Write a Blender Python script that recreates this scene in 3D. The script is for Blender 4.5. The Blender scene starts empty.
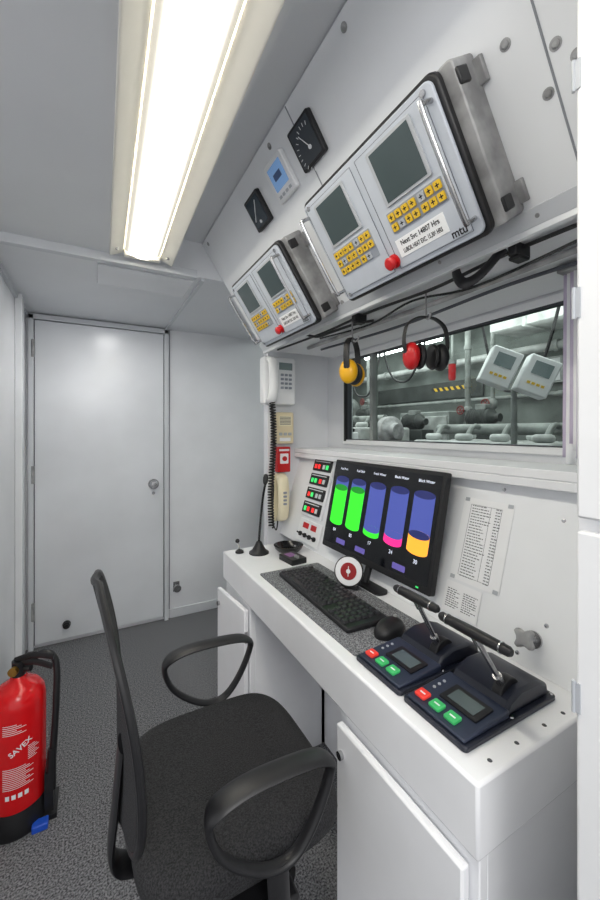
import bpy, bmesh, math, random
from mathutils import Vector, Matrix
random.seed(4)
S = bpy.context.scene
COL = S.collection
PI = math.pi
HC = 1.255; FPX = 382.0; TH = math.atan(.545)
V = Vector

# ------------------------------------------------------------------ materials
def c8(r, g, b):
    f = lambda v: (v/255/12.92) if v/255 <= .04045 else ((v/255+.055)/1.055)**2.4
    return (f(r), f(g), f(b), 1)
def mat(name, col, rough=.5, metal=0, noise=0, nscale=25, bump=0, emis=0, spec=.5, col2=None, detail=3):
    m = bpy.data.materials.new(name); m.use_nodes = True
    nt = m.node_tree; b = nt.nodes['Principled BSDF']
    b.inputs['Base Color'].default_value = c8(*col)
    b.inputs['Roughness'].default_value = rough
    b.inputs['Metallic'].default_value = metal
    b.inputs['Specular IOR Level'].default_value = spec
    if noise or bump or col2:
        tc = nt.nodes.new('ShaderNodeTexCoord')
        n = nt.nodes.new('ShaderNodeTexNoise'); n.inputs['Scale'].default_value = nscale; n.inputs['Detail'].default_value = detail
        nt.links.new(tc.outputs['Object'], n.inputs['Vector'])
        if noise or col2:
            r = nt.nodes.new('ShaderNodeValToRGB')
            a = c8(*col)
            lo = c8(*col2) if col2 else tuple(x*(1-noise) for x in a[:3])+(1,)
            r.color_ramp.elements[0].color = lo; r.color_ramp.elements[1].color = a
            r.color_ramp.elements[0].position = .35; r.color_ramp.elements[1].position = .65
            nt.links.new(n.outputs['Fac'], r.inputs['Fac']); nt.links.new(r.outputs['Color'], b.inputs['Base Color'])
        if bump:
            bp = nt.nodes.new('ShaderNodeBump'); bp.inputs['Strength'].default_value = bump; bp.inputs['Distance'].default_value = .004
            nt.links.new(n.outputs['Fac'], bp.inputs['Height']); nt.links.new(bp.outputs['Normal'], b.inputs['Normal'])
    if emis:
        b.inputs['Emission Color'].default_value = c8(*col); b.inputs['Emission Strength'].default_value = emis
    return m
WALL = mat('wall paint', (229, 231, 235), .22, noise=.07, nscale=3)
DOORM = mat('door paint', (224, 227, 232), .25, noise=.09, nscale=2.5)
CEIL = mat('ceiling paint', (226, 228, 232), .4, noise=.06, nscale=2)
PANEL = mat('panel paint', (242, 244, 247), .26, noise=.05, nscale=4)
DESK = mat('desk paint', (242, 243, 246), .26, noise=.05, nscale=6)
TRIM = mat('trim paint', (208, 211, 216), .4, noise=.05, nscale=5)
CARPET = mat('carpet', (138, 139, 142), .95, col2=(54, 54, 57), nscale=190, bump=.2, detail=2)
SEAM = mat('seam', (70, 72, 78), .7)
GREYSEAM = mat('grey seam', (140, 143, 150), .6)
BLK = mat('black plastic', (24, 24, 27), .45, noise=.2, nscale=60)
BLKG = mat('black gloss', (12, 12, 15), .2)
FABRIC = mat('black fabric', (50, 50, 53), .9, col2=(12, 12, 14), nscale=360, bump=.6)
CHROME = mat('brushed metal', (190, 190, 192), .25, metal=1, noise=.15, nscale=40)
STEEL = mat('cast aluminium', (180, 180, 181), .5, metal=.3, noise=.45, nscale=18)
WHITE = mat('white plastic', (236, 237, 239), .4, noise=.02)
LAMPW = mat('lamp housing', (238, 235, 226), .4, noise=.02)
FACE = mat('instrument face', (194, 200, 210), .4, noise=.05)
KEYBG = mat('keypad grey', (146, 152, 162), .5, noise=.03)
YELLOW = mat('yellow key', (232, 190, 44), .45, noise=.05)
GREYKEY = mat('grey key', (180, 184, 190), .45, noise=.05)
RED = mat('red plastic', (196, 22, 28), .35, noise=.06)
REDD = mat('dark red plastic', (156, 20, 26), .4, noise=.1)
REDP = mat('red enamel', (214, 18, 24), .22, noise=.06)
LCD = mat('lcd glass', (66, 80, 82), .15, noise=.12, nscale=4)
LCDG = mat('lcd grey', (125, 140, 142), .2, noise=.1, nscale=8)
LCDD = mat('dark lcd grey', (92, 104, 106), .2, noise=.1, nscale=8)
BEIGE = mat('beige plastic', (226, 212, 178), .45, noise=.04)
CREAM = mat('cream plastic', (236, 226, 196), .4, noise=.03)
PAPER = mat('paper', (243, 244, 246), .75, noise=.02)
PAPERM = mat('mauve paper', (200, 190, 212), .75, noise=.03)
INK = mat('ink', (30, 30, 36), .8)
INKG = mat('grey ink', (86, 88, 96), .8)
NAVY = mat('dark navy plastic', (30, 34, 48), .36, noise=.15, nscale=30)
NAVYG = mat('navy face', (44, 52, 72), .45, noise=.1, nscale=30)
BTNR = mat('red key', (225, 60, 50), .4, emis=.2)
BTNG = mat('green key', (60, 175, 100), .4, emis=.2)
BTNW = mat('pale key', (215, 220, 222), .4)
KEYCAP = mat('keycap', (38, 38, 42), .4)
MATM = mat('speckled mat', (150, 152, 156), .85, col2=(62, 63, 68), nscale=260, detail=2)
SCREEN = mat('screen black', (6, 7, 12), .15, emis=.3)
TG = mat('tank green', (50, 210, 40), .4, emis=.9)
TGD = mat('tank dark green', (20, 130, 30), .4, emis=.7)
TB = mat('tank blue', (70, 82, 160), .4, emis=.6)
TBD = mat('tank dark blue', (34, 40, 96), .4, emis=.6)
TP = mat('tank pink', (225, 40, 130), .4, emis=.9)
TO = mat('tank orange', (250, 165, 50), .4, emis=.9)
TXT = mat('screen text', (215, 220, 235), .4, emis=1.0)
BOXP = mat('screen box', (90, 80, 150), .4, emis=.7)
LEDR = mat('led red', (235, 40, 40), .4, emis=.8)
LEDG = mat('led green', (60, 220, 110), .4, emis=.8)
BLUES = mat('blue display', (120, 158, 205), .2, emis=.3)
DIALF = mat('dial face', (52, 58, 66), .3)
DIALB = mat('dark dial face', (44, 56, 66), .25)
READ = mat('readout', (70, 95, 140), .4)
BLUEP = mat('blue plastic', (30, 80, 190), .4)
BRASS = mat('brass', (180, 140, 70), .35, metal=1)
YELM = mat('yellow shell', (236, 176, 22), .35, noise=.05)
ERW = mat('engine room wall', (134, 142, 138), .7, noise=.5, nscale=3)
ERCEIL = mat('engine room ceiling', (222, 226, 224), .6, noise=.2, nscale=3)
ERC = mat('engine room grey', (150, 156, 153), .45, noise=.4, nscale=8)
ERD = mat('engine room dark', (62, 68, 66), .5, noise=.4, nscale=9)
ERP = mat('lagged pipe', (200, 204, 202), .35, noise=.4, nscale=10)
ERR = mat('dull red', (130, 40, 38), .5, noise=.2, nscale=20)
EMW = mat('tube light', (240, 250, 247), .4, emis=12)

def glass_mat():
    m = bpy.data.materials.new('window glass'); m.use_nodes = True; nt = m.node_tree
    nt.nodes.clear()
    o = nt.nodes.new('ShaderNodeOutputMaterial'); t = nt.nodes.new('ShaderNodeBsdfTransparent'); g = nt.nodes.new('ShaderNodeBsdfGlossy')
    t.inputs[0].default_value = (.86, .92, .89, 1); g.inputs['Roughness'].default_value = .03
    f = nt.nodes.new('ShaderNodeLayerWeight'); f.inputs['Blend'].default_value = .30
    x = nt.nodes.new('ShaderNodeMixShader')
    nt.links.new(f.outputs['Fresnel'], x.inputs[0]); nt.links.new(t.outputs[0], x.inputs[1]); nt.links.new(g.outputs[0], x.inputs[2]); nt.links.new(x.outputs[0], o.inputs[0])
    return m
GLASS = glass_mat()
def lens_mat():
    m = bpy.data.materials.new('lamp diffuser'); m.use_nodes = True; nt = m.node_tree
    b = nt.nodes['Principled BSDF']; tc = nt.nodes.new('ShaderNodeTexCoord'); sp = nt.nodes.new('ShaderNodeSeparateXYZ')
    nt.links.new(tc.outputs['Object'], sp.inputs[0])
    a = nt.nodes.new('ShaderNodeMath'); a.operation = 'ABSOLUTE'; nt.links.new(sp.outputs['X'], a.inputs[0])
    mr = nt.nodes.new('ShaderNodeMapRange'); mr.inputs['From Min'].default_value = .002; mr.inputs['From Max'].default_value = .058
    mr.interpolation_type = 'SMOOTHERSTEP'
    mr.inputs['To Min'].default_value = 29; mr.inputs['To Max'].default_value = .5
    nt.links.new(a.outputs[0], mr.inputs['Value'])
    b.inputs['Base Color'].default_value = (.62, .58, .48, 1)
    b.inputs['Emission Color'].default_value = (1, .95, .82, 1)
    nt.links.new(mr.outputs[0], b.inputs['Emission Strength'])
    return m
LENS = lens_mat()

# ------------------------------------------------------------------ mesh helpers
def nb(): return bmesh.new()
def box(bm, x0, x1, y0, y1, z0, z1, mi=0):
    v = [bm.verts.new(p) for p in ((x0,y0,z0),(x1,y0,z0),(x1,y1,z0),(x0,y1,z0),(x0,y0,z1),(x1,y0,z1),(x1,y1,z1),(x0,y1,z1))]
    for q in ((0,3,2,1),(4,5,6,7),(0,1,5,4),(1,2,6,5),(2,3,7,6),(3,0,4,7)):
        f = bm.faces.new([v[i] for i in q]); f.material_index = mi
def cbox(bm, cx, cy, cz, sx, sy, sz, mi=0): box(bm, cx-sx/2, cx+sx/2, cy-sy/2, cy+sy/2, cz-sz/2, cz+sz/2, mi)
def prism(bm, pts, z0, z1, mi=0, M=None):
    f = (lambda p: M @ V(p)) if M else (lambda p: p)
    a = [bm.verts.new(f((x, y, z0))) for x, y in pts]; b = [bm.verts.new(f((x, y, z1))) for x, y in pts]
    n = len(pts)
    bm.faces.new(a[::-1]).material_index = mi; bm.faces.new(b).material_index = mi
    for i in range(n):
        bm.faces.new((a[i], a[(i+1) % n], b[(i+1) % n], b[i])).material_index = mi
def rrect(w, h, r, cx=0, cy=0, n=5):
    P = []
    for sx, sy, a0 in ((1,1,0),(-1,1,90),(-1,-1,180),(1,-1,270)):
        for i in range(n+1):
            a = math.radians(a0+90*i/n)
            P.append((cx+sx*(w/2-r)+r*math.cos(a), cy+sy*(h/2-r)+r*math.sin(a)))
    return P
def quad(bm, x0, x1, y0, y1, z, mi=0):
    bm.faces.new([bm.verts.new(p) for p in ((x0,y0,z),(x1,y0,z),(x1,y1,z),(x0,y1,z))]).material_index = mi
def disc(bm, cx, cy, z, rx, ry, mi=0, n=28):
    bm.faces.new([bm.verts.new((cx+rx*math.cos(2*PI*i/n), cy+ry*math.sin(2*PI*i/n), z)) for i in range(n)]).material_index = mi
def ring(bm, cen, ax, r, n, ref=None):
    ax = V(ax).normalized(); u = (V(ref) if ref else ax.orthogonal()); u = (u-ax*u.dot(ax)).normalized(); w = ax.cross(u)
    return [bm.verts.new(V(cen)+u*r*math.cos(2*PI*i/n)+w*r*math.sin(2*PI*i/n)) for i in range(n)]
def skinr(bm, A, B, mi):
    n = len(A)
    for i in range(n): bm.faces.new((A[i], A[(i+1) % n], B[(i+1) % n], B[i])).material_index = mi
def cyl(bm, p0, p1, r0, r1=None, n=18, mi=0):
    r1 = r0 if r1 is None else r1
    ax = V(p1)-V(p0); A = ring(bm, p0, ax, r0, n); B = ring(bm, p1, ax, r1, n)
    skinr(bm, A, B, mi); bm.faces.new(A[::-1]).material_index = mi; bm.faces.new(B).material_index = mi
def smooth(pts, n=6, closed=False):
    P = [V(p) for p in pts]; N = len(P); out = []
    for i in range(N if closed else N-1):
        g = (lambda k: P[k % N]) if closed else (lambda k: P[max(0, min(N-1, k))])
        a, b, d, e = g(i-1), g(i), g(i+1), g(i+2)
        for j in range(n):
            t = j/n
            out.append(.5*((2*b)+(d-a)*t+(2*a-5*b+4*d-e)*t*t+(3*b-a-3*d+e)*t**3))
    if not closed: out.append(P[-1])
    return out
def tube(bm, pts, r, n=10, mi=0, closed=False, rb=None, bino=None):
    P = [V(p) for p in pts]; N = len(P); R = []; prev = None
    for i in range(N):
        if closed: t = P[(i+1) % N]-P[i-1]
        else: t = P[min(N-1, i+1)]-P[max(0, i-1)]
        t.normalize()
        if bino is not None: w = V(bino); w = (w-t*w.dot(t)).normalized(); u = w.cross(t)
        else:
            u = t.orthogonal() if prev is None else prev-t*prev.dot(t)
            u.normalize(); prev = u; w = t.cross(u)
        ra = r[i] if isinstance(r, (list, tuple)) else r
        b = ra if rb is None else (rb[i] if isinstance(rb, (list, tuple)) else rb)
        R.append([bm.verts.new(P[i]+w*ra*math.cos(2*PI*k/n)+u*b*math.sin(2*PI*k/n)) for k in range(n)])
    for i in range(N if closed else N-1): skinr(bm, R[i], R[(i+1) % N], mi)
    if not closed:
        bm.faces.new(R[0][::-1]).material_index = mi; bm.faces.new(R[-1]).material_index = mi
def lathe(bm, prof, n=28, mi=0, M=None):
    M = M or Matrix(); R = []
    for r, z in prof:
        if r < 1e-6: R.append([bm.verts.new(M @ V((0, 0, z)))])
        else: R.append([bm.verts.new(M @ V((r*math.cos(2*PI*i/n), r*math.sin(2*PI*i/n), z))) for i in range(n)])
    for A, B in zip(R, R[1:]):
        if len(A) == 1 and len(B) == 1: continue
        if len(A) == 1:
            for i in range(n): bm.faces.new((A[0], B[i], B[(i+1) % n])).material_index = mi
        elif len(B) == 1:
            for i in range(n): bm.faces.new((A[i], A[(i+1) % n], B[0])).material_index = mi
        else: skinr(bm, A, B, mi)
    if len(R[0]) > 1: bm.faces.new(R[0][::-1]).material_index = mi
    if len(R[-1]) > 1: bm.faces.new(R[-1]).material_index = mi
def ball(bm, cen, sx, sy, sz, mi=0, n=20):
    prof = [(math.sin(PI*i/12), -math.cos(PI*i/12)) for i in range(13)]; prof[0] = (0, -1); prof[-1] = (0, 1)
    lathe(bm, prof, n, mi, Matrix.Translation(V(cen)) @ Matrix.Diagonal((sx, sy, sz, 1)))

def obj(name, bm, mats, parent=None, bev=0, M=None, angle=35, seg=2):
    bmesh.ops.recalc_face_normals(bm, faces=bm.faces)
    me = bpy.data.meshes.new(name); bm.to_mesh(me); bm.free()
    for m in (mats if isinstance(mats, (list, tuple)) else [mats]): me.materials.append(m)
    for p in me.polygons: p.use_smooth = True
    me.set_sharp_from_angle(angle=math.radians(angle))
    o = bpy.data.objects.new(name, me); COL.objects.link(o)
    if parent: o.parent = parent
    if M: o.matrix_local = M
    if bev:
        b = o.modifiers.new('bevel', 'BEVEL'); b.width = bev; b.segments = seg; b.limit_method = 'ANGLE'; b.angle_limit = math.radians(40)
    return o
def tag(o, label, cat, group=None):
    o['label'] = label; o['category'] = cat
    if group: o['group'] = group
    return o
def thing(name, label, cat, M=None, group=None):
    o = bpy.data.objects.new(name, None); COL.objects.link(o); o.empty_display_size = .03
    if M: o.matrix_world = M
    return tag(o, label, cat, group)
def struct(name, bm, m, parent=None, bev=0):
    o = obj(name, bm, m, parent, bev)
    if not parent: o['kind'] = 'structure'
    return o
def dup(root, M, label):
    r = root.copy(); COL.objects.link(r); r.matrix_world = M; r['label'] = label
    for ch in list(root.children):
        d = ch.copy(); COL.objects.link(d); d.parent = r
        for g in list(ch.children):
            e = g.copy(); COL.objects.link(e); e.parent = d
    return r
def frame(o, r, u):
    r, u = V(r).normalized(), V(u).normalized(); n = r.cross(u)
    M = Matrix(((r.x,u.x,n.x,o[0]),(r.y,u.y,n.y,o[1]),(r.z,u.z,n.z,o[2]),(0,0,0,1)))
    return M
T = lambda x, y, z=0: Matrix.Translation((x, y, z))
def textmesh(s, size, m, align='CENTER', ext=0, bold=0):
    cu = bpy.data.curves.new('t', 'FONT'); cu.body = s; cu.size = size; cu.align_x = align; cu.align_y = 'CENTER'; cu.extrude = ext; cu.offset = bold
    o = bpy.data.objects.new('t', cu); COL.objects.link(o)
    me = bpy.data.meshes.new_from_object(o.evaluated_get(bpy.context.evaluated_depsgraph_get()))
    bpy.data.objects.remove(o); me.materials.clear(); me.materials.append(m)
    return me
def text(s, size, m, parent, x, y, z, name='lettering', align='CENTER', rot=0, ext=0, sx=1, bold=0):
    q = bpy.data.objects.new(name, textmesh(s, size, m, align, ext, bold)); COL.objects.link(q); q.parent = parent
    q.matrix_local = T(x, y, z) @ Matrix.Rotation(rot, 4, 'Z') @ Matrix.Diagonal((sx, 1, 1, 1))
    return q

# ------------------------------------------------------------------ camera
cd = bpy.data.cameras.new('camera'); cam = bpy.data.objects.new('camera', cd); COL.objects.link(cam); S.camera = cam
cam.location = (0, 0, HC); cam.rotation_euler = (PI/2, 0, -TH)
cd.sensor_fit = 'VERTICAL'; cd.sensor_height = 36; cd.lens = FPX/900*36; cd.shift_y = -20/900; cd.clip_start = .01

# ------------------------------------------------------------------ room shell
YB = 2.66; XL = -.33; YE = 1.74; XW = 1.12
b = nb(); box(b, -2.4, 1.12, -1.8, YB+.1, -.06, 0); struct('floor', b, CARPET)
b = nb(); box(b, -.45, 1.15, YB, YB+.08, 0, 2.2); struct('wall_back', b, WALL)
b = nb(); box(b, XL-.06, XL, 1.28, YB, 0, 2.2); struct('wall_left', b, WALL)
b = nb(); box(b, -1.6, .284, -1.4, 1.68, 1.945, 2.06); struct('ceiling', b, CEIL)
b = nb(); box(b, XL, 1.12, 1.682, YB, 1.925, 2.14); struct('ceiling', b, CEIL)
b = nb(); box(b, .284, .50, -.4, 1.682, 2.075, 2.14); struct('ceiling', b, CEIL)
b = nb(); box(b, .02, .40, 1.72, 1.95, 1.915, 1.925); struct('trim_1', b, WALL, bev=.002)
b = nb(); box(b, .425, .44, 1.69, YB, 1.913, 1.925); struct('trim_2', b, TRIM)
b = nb(); box(b, XL, .40, 1.66, 1.69, 1.912, 1.945); struct('trim_3', b, TRIM)
b = nb(); box(b, .765, 1.16, YE, YE+.05, 0, 1.925); struct('wall_end', b, WALL, bev=.003)
b = nb(); box(b, XW, XW+.04, -.3, YE, .5, 1.185); struct('wall_right', b, WALL)
b = nb(); box(b, XW, XW+.04, -.3, YE, 1.625, 2.2); struct('wall_right', b, WALL)
b = nb(); box(b, XW, XW+.04, 1.57, YE, 1.185, 1.625); struct('wall_right', b, WALL)
DX0, DX1 = -.287, .415
d1 = bpy.data.objects.new('door_1', None); COL.objects.link(d1); d1['kind'] = 'structure'; d1.location = (0, YB, 0)
b = nb(); box(b, DX0, DX1, -.022, -.002, .025, 1.885); obj('door_leaf', b, DOORM, d1, bev=.003)
b = nb()
box(b, DX0-.03, DX0-.004, -.03, 0, 0, 1.915); box(b, DX1+.004, DX1+.03, -.03, 0, 0, 1.915); box(b, DX0-.03, DX1+.03, -.03, 0, 1.889, 1.919)
obj('door_frame', b, TRIM, d1, bev=.002)
b = nb(); box(b, DX0-.004, DX0, -.012, -.001, .02, 1.885); box(b, DX1, DX1+.004, -.012, -.001, .02, 1.885); obj('door_gap', b, SEAM, d1)
b = nb(); cyl(b, (.352, -.022, .905), (.352, -.03, .905), .033, n=28); cyl(b, (.352, -.03, .905), (.352, -.06, .905), .012)
lathe(b, [(0,.052),(.02,.05),(.028,.04),(.028,.028),(.018,.016),(.012,.008)], 24, 0, T(.352, -.022, .905) @ Matrix.Rotation(PI/2, 4, 'X'))
cyl(b, (.352,-.022,.845),(.352,-.026,.845), .010)
obj('door_knob', b, CHROME, d1)
for z in (.22, 1.0, 1.72):
    b = nb(); cyl(b, (DX0-.006, -.034, z-.05), (DX0-.006, -.034, z+.05), .008); obj('hinge', b, STEEL, d1)
b = nb(); cyl(b, (-.13, -.022, .11), (-.13, -.05, .11), .022, .018); cyl(b, (-.13, -.05, .11), (-.13, -.062, .11), .012); obj('door_stop', b, BLK, d1)
b = nb(); box(b, .455, 1.1, YB-.012, YB, 0, .06); struct('baseboard_back', b, TRIM, bev=.002)
b = nb(); box(b, .452, .458, YB-.004, YB, .06, 1.92); struct('trim_4', b, GREYSEAM)
b = nb(); box(b, XL, XL+.03, 2.30, 2.36, 0, 1.925); struct('trim_5', b, WALL, bev=.003)
b = nb(); box(b, XL, XL+.012, 1.70, YB, 1.90, 1.925); struct('trim_6', b, TRIM)
b = nb(); cyl(b, (.50, YB, .20), (.50, YB-.03, .20), .016); cyl(b, (.50, YB-.03, .20), (.50, YB-.045, .20), .024, .024); box(b, .48,.52,YB-.006,YB,.17,.235)
tag(obj('door_hook', b, CHROME), 'small steel door catch low on the back wall right of the door', 'catch')

# ------------------------------------------------------------------ ceiling lamp
L = thing('ceiling_light', 'long fluorescent ceiling light with glowing diffuser', 'light', T(.157, .9, 1.945) @ Matrix.Rotation(-.022, 4, 'Z'))
MXZ = Matrix(((1,0,0,0),(0,0,1,0),(0,1,0,0),(0,0,0,1)))      # (x,z,y) -> (x,y,z)
b = nb()
for sg in (-1, 1): prism(b, [(sg*.064, 0), (sg*.064, -.006), (sg*.108, -.026), (sg*.114, -.026), (sg*.114, 0)], -.80, .715, M=MXZ)
box(b, -.064, .064, .690, .715, -.024, 0); box(b, -.064, .064, -.80, -.77, -.024, 0); box(b, -.064, .064, -.77, .69, -.004, 0)
obj('housing', b, LAMPW, L, bev=.002)
b = nb()
n = 8; pr = [(-.063+.126*i/n, -.008-.022*math.sin(PI*i/n)) for i in range(n+1)]
for i in range(n):
    (xa, za), (xb, zb) = pr[i], pr[i+1]
    b.faces.new([b.verts.new(p) for p in ((xa,-.768,za),(xb,-.768,zb),(xb,.688,zb),(xa,.688,za))])
bmesh.ops.remove_doubles(b, verts=b.verts, dist=1e-5)
obj('diffuser', b, LENS, L)
for x in (-.09, .09):
    b = nb(); cyl(b, (x, .66, -.016), (x, .66, -.024), .005); obj('screw', b, STEEL, L)

# ------------------------------------------------------------------ overhead panel (leans over the desk)
OB = (.715, 1.634); OT = (.423, 2.07)
OU = V((OT[0]-OB[0], 0, OT[1]-OB[1])).normalized(); OR = V((0, -1, 0))
def OM(Y, s, h=0):
    n = OR.cross(OU); o = V((OB[0], Y, OB[1]))+OU*s+n*h
    return frame(o, OR, OU)
ovM = T(OB[0], .96, OB[1])
ov = thing('overhead_panel', 'white overhead panel sloping over the desk and carrying the instruments', 'panel', ovM)
OL = ovM.inverted() @ OM(.96, 0); Mi = ovM.inverted()
b = nb()
pts = [(OB[0], OB[1]), (XW-.001, OB[1]), (XW-.001, OT[1]), (OT[0], OT[1])]
A = [b.verts.new(Mi @ V((x, .25, z))) for x, z in pts]; B = [b.verts.new(Mi @ V((x, 1.68, z))) for x, z in pts]
b.faces.new(A); b.faces.new(B[::-1])
for i in range(4): b.faces.new((A[i], B[i], B[(i+1) % 4], A[(i+1) % 4]))
obj('panel_body', b, PANEL, ov, bev=.004)
b = nb(); box(b, -.72, .71, -.004, .028, .0, .004); obj('lower_lip', b, TRIM, ov, bev=.001, M=OL)
b = nb(); box(b, .0, .012, -.71, .72, -.016, -.0005); obj('hanging_rail', b, PANEL, ov, bev=.001)
for x0, y0 in ((.636, .03), (.1, .31)):
    b = nb(); box(b, x0, x0+.003, y0, .52, 0, .0012); obj('panel_seam', b, GREYSEAM, ov, M=OL)
for (Y, s) in ((.37, .267), (.335, .17), (.31, .22), (.29, .19), (1.62, .03), (1.62, .5), (.98, .5), (.62, .5), (.4, .48), (1.0, .03), (.62, .012), (.40, .012)):
    b = nb(); lathe(b, [(.006, 0), (.0055, .003), (.003, .005), (0, .005)], 14, 0, T(.96-Y, s)); cyl(b, (.96-Y, s, 0), (.96-Y, s, .001), .0085)
    obj('bolt', b, STEEL, ov, M=OL)

# ---- twin display engine unit
def make_unit(M, label):
    u = thing('engine_display_unit', label, 'control panel', M, 'twin display engine units on the overhead panel')
    b = nb(); prism(b, rrect(.448, .268, .008, .016, 0), 0, .062); obj('housing', b, STEEL, u, bev=.003)
    b = nb(); prism(b, rrect(.438, .276, .018), .060, .0775); obj('gasket_rim', b, BLK, u, bev=.004)
    b = nb(); prism(b, rrect(.422, .260, .014), .077, .085); obj('face_plate', b, FACE, u, bev=.002)
    z = .085
    for hx in (-.108, .098):
        b = nb(); prism(b, rrect(.186, .236, .008, hx, 0), z, z+.002); obj('display_plate', b, FACE, u, bev=.0008)
        b = nb()
        e0, e1, f0, f1 = hx-.094, hx+.094, -.119, .119
        tube(b, [(e0, f0, z+.002), (e1, f0, z+.002), (e1, f1, z+.002), (e0, f1, z+.002)], .0006, 4, closed=True)
        obj('plate_outline', b, INKG, u)
        b = nb(); prism(b, rrect(.122, .108, .005, hx, .058), z+.002, z+.005); fr = obj('display_bezel', b, GREYKEY, u, bev=.001)
        b = nb(); quad(b, hx-.053, hx+.053, .010, .106, z+.0056); obj('display_screen', b, LCD, fr)
        kh = .064 if hx < 0 else .044
        b = nb(); prism(b, rrect(.146, kh, .003, hx, -.005-kh/2), z+.002, z+.0026); kp = obj('keypad_plate', b, KEYBG, u)
        for r in range(3 if hx < 0 else 2):
            for k in range(7):
                if hx < 0 and r == 2 and k == 6: continue
                x = hx-.061+k*.0198+(.004 if k > 3 else 0); y = -.016-.021*r
                b = nb(); prism(b, rrect(.0158, .0158, .002, x, y, 2), z+.002, z+.0055)
                box(b, x-.0045, x+.0045, y-.001, y+.0012, z+.0055, z+.0057, 1); box(b, x-.001, x+.001, y-.0045, y+.0045, z+.0055, z+.0057, 1)
                obj('key', b, [GREYKEY if (k*3+r*2) % 7 == 5 else YELLOW, INK], kp)
    b = nb(); lathe(b, [(.0155, 0), (.0155, .005), (.009, .007), (.009, .014), (.014, .016), (.0145, .021), (.011, .025), (0, .027)], 24, 0, T(-.004, -.098, z)); obj('stop_button', b, RED, u)
    for hx in (-.203, .2015):
        b = nb(); tube(b, smooth([(hx, -.10, z-.002), (hx, -.10, z+.022), (hx, -.085, z+.032), (hx, .085, z+.032), (hx, .10, z+.022), (hx, .10, z-.002)], 5), .0045, 10)
        obj('handle', b, CHROME, u)
    b = nb(); prism(b, rrect(.130, .038, .001, .084, -.080), z+.002, z+.003); st = obj('sticker', b, PAPER, u); st['label'] = 'white sticker with service hours'
    text('Next Svc 14807 Hrs', .0145, INK, st, .084, -.0715, z+.0034, sx=.87, bold=.0003); text('LUBOIL HEAT EXC. 15,306 HRS', .0125, INK, st, .084, -.0885, z+.0034, sx=.62, bold=.0003)
    text('mtu', .022, INK, u, .166, -.108, z+.0026, bold=.0005)
    for (x, y) in ((-.212, .09), (-.212, -.09), (.238, .105), (.238, -.105)):
        b = nb(); cbox(b, x, y, .046, .012, .026, .030); obj('latch', b, BLK, u, bev=.003)
    for (x, y) in ((-.19, .118), (.192, .118), (-.19, -.118)):
        b = nb(); lathe(b, [(.006, 0), (.006, .003), (0, .004)], 12, 0, T(x, y, z)); obj('screw', b, CHROME, u)
    for y in (-.10, .10):
        b = nb(); box(b, .238, .254, y-.02, y+.02, 0, .010); obj('mounting_foot', b, STEEL, u, bev=.002)
    return u
un = make_unit(OM(.657, .163), 'near twin display engine control unit, the larger in view, above the window')
dup(un, OM(1.265, .150), 'far twin display engine control unit, nearer the back door, above the telephones')

# ---- small instruments over the units
def inst(name, label, cat, Y, s): return thing(name, label, cat, OM(Y, s))
g = inst('dial_gauge', 'square black dial gauge with white pointer, nearest the big control unit', 'gauge', .835, .420)
b = nb(); prism(b, rrect(.1, .1, .006), 0, .014); obj('case', b, BLK, g, bev=.002)
b = nb(); prism(b, rrect(.086, .086, .004), .0142, .0148); obj('dial_face', b, DIALF, g)
b = nb()
for i in range(13):
    a = math.radians(-45+i*15+90); p = V((.012+.052*math.cos(a+.4), -.016+.052*math.sin(a+.4), .0152)); q = V((.012+.044*math.cos(a+.4), -.016+.044*math.sin(a+.4), .0152)); tube(b, [p, q], .0009, 4)
obj('dial_marks', b, WHITE, g)
b = nb(); tube(b, [(.012, -.016, .0156), (-.012, .022, .0156)], .0010, 6); cyl(b, (.012, -.016, .0145), (.012, -.016, .018), .005); obj('pointer', b, WHITE, g)
g = inst('display_gauge', 'white square instrument with pale blue screen, between two black gauges', 'gauge', .985, .418)
b = nb(); prism(b, rrect(.105, .105, .008), 0, .016); obj('case', b, WHITE, g, bev=.003)
b = nb(); prism(b, rrect(.074, .062, .003, 0, .008), .0162, .0168); obj('screen', b, BLUES, g)
b = nb(); box(b, -.02, .02, .0, .018, .017, .0172); obj('readout', b, READ, g)
for x in (-.03, -.01, .01, .03):
    b = nb(); cbox(b, x, -.038, .0168, .012, .008, .003); obj('key', b, GREYKEY, g, bev=.0008)
g = inst('dial_gauge', 'small square black gauge with dark screen, farthest of the three from the camera', 'gauge', 1.165, .412)
b = nb(); prism(b, rrect(.1, .1, .006), 0, .014); obj('case', b, BLK, g, bev=.002)
b = nb(); prism(b, rrect(.082, .082, .004), .0142, .0148); obj('dial_face', b, DIALB, g)
b = nb(); tube(b, [(-.03, -.02, .0156), (.02, .03, .0156)], .0012, 6); cyl(b, (0, -.03, .0145), (0, -.03, .018), .005); obj('pointer', b, WHITE, g)

# ---- cables and strap under the overhead panel
def cable(pts, r, label, m=BLK):
    b = nb(); tube(b, smooth(pts, 6), r, 8); return tag(obj('cable', b, m), label, 'cable')
cable([(.755, 1.6, 1.626), (.76, 1.2, 1.618), (.765, .95, 1.625), (.77, .7, 1.618), (.77, .5, 1.627), (.77, .28, 1.624)], .0045, 'black cable running along the front edge under the overhead panel')
cable([(.80, 1.3, 1.62), (.81, 1.0, 1.605), (.80, .8, 1.622), (.81, .6, 1.60), (.80, .3, 1.618)], .0035, 'thin black cable sagging behind the front cable above the window', BLKG)
cable([(.86, 1.5, 1.625), (.86, 1.1, 1.622), (.87, .7, 1.622), (.87, .3, 1.625)], .008, 'grey pipe clipped above the window frame', STEEL)
cable([(.93, 1.5, 1.626), (.94, 1.0, 1.616), (.93, .6, 1.624), (.94, .3, 1.618)], .005, 'thin dark cable nearest the window glass under the overhead panel', INKG)
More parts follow.
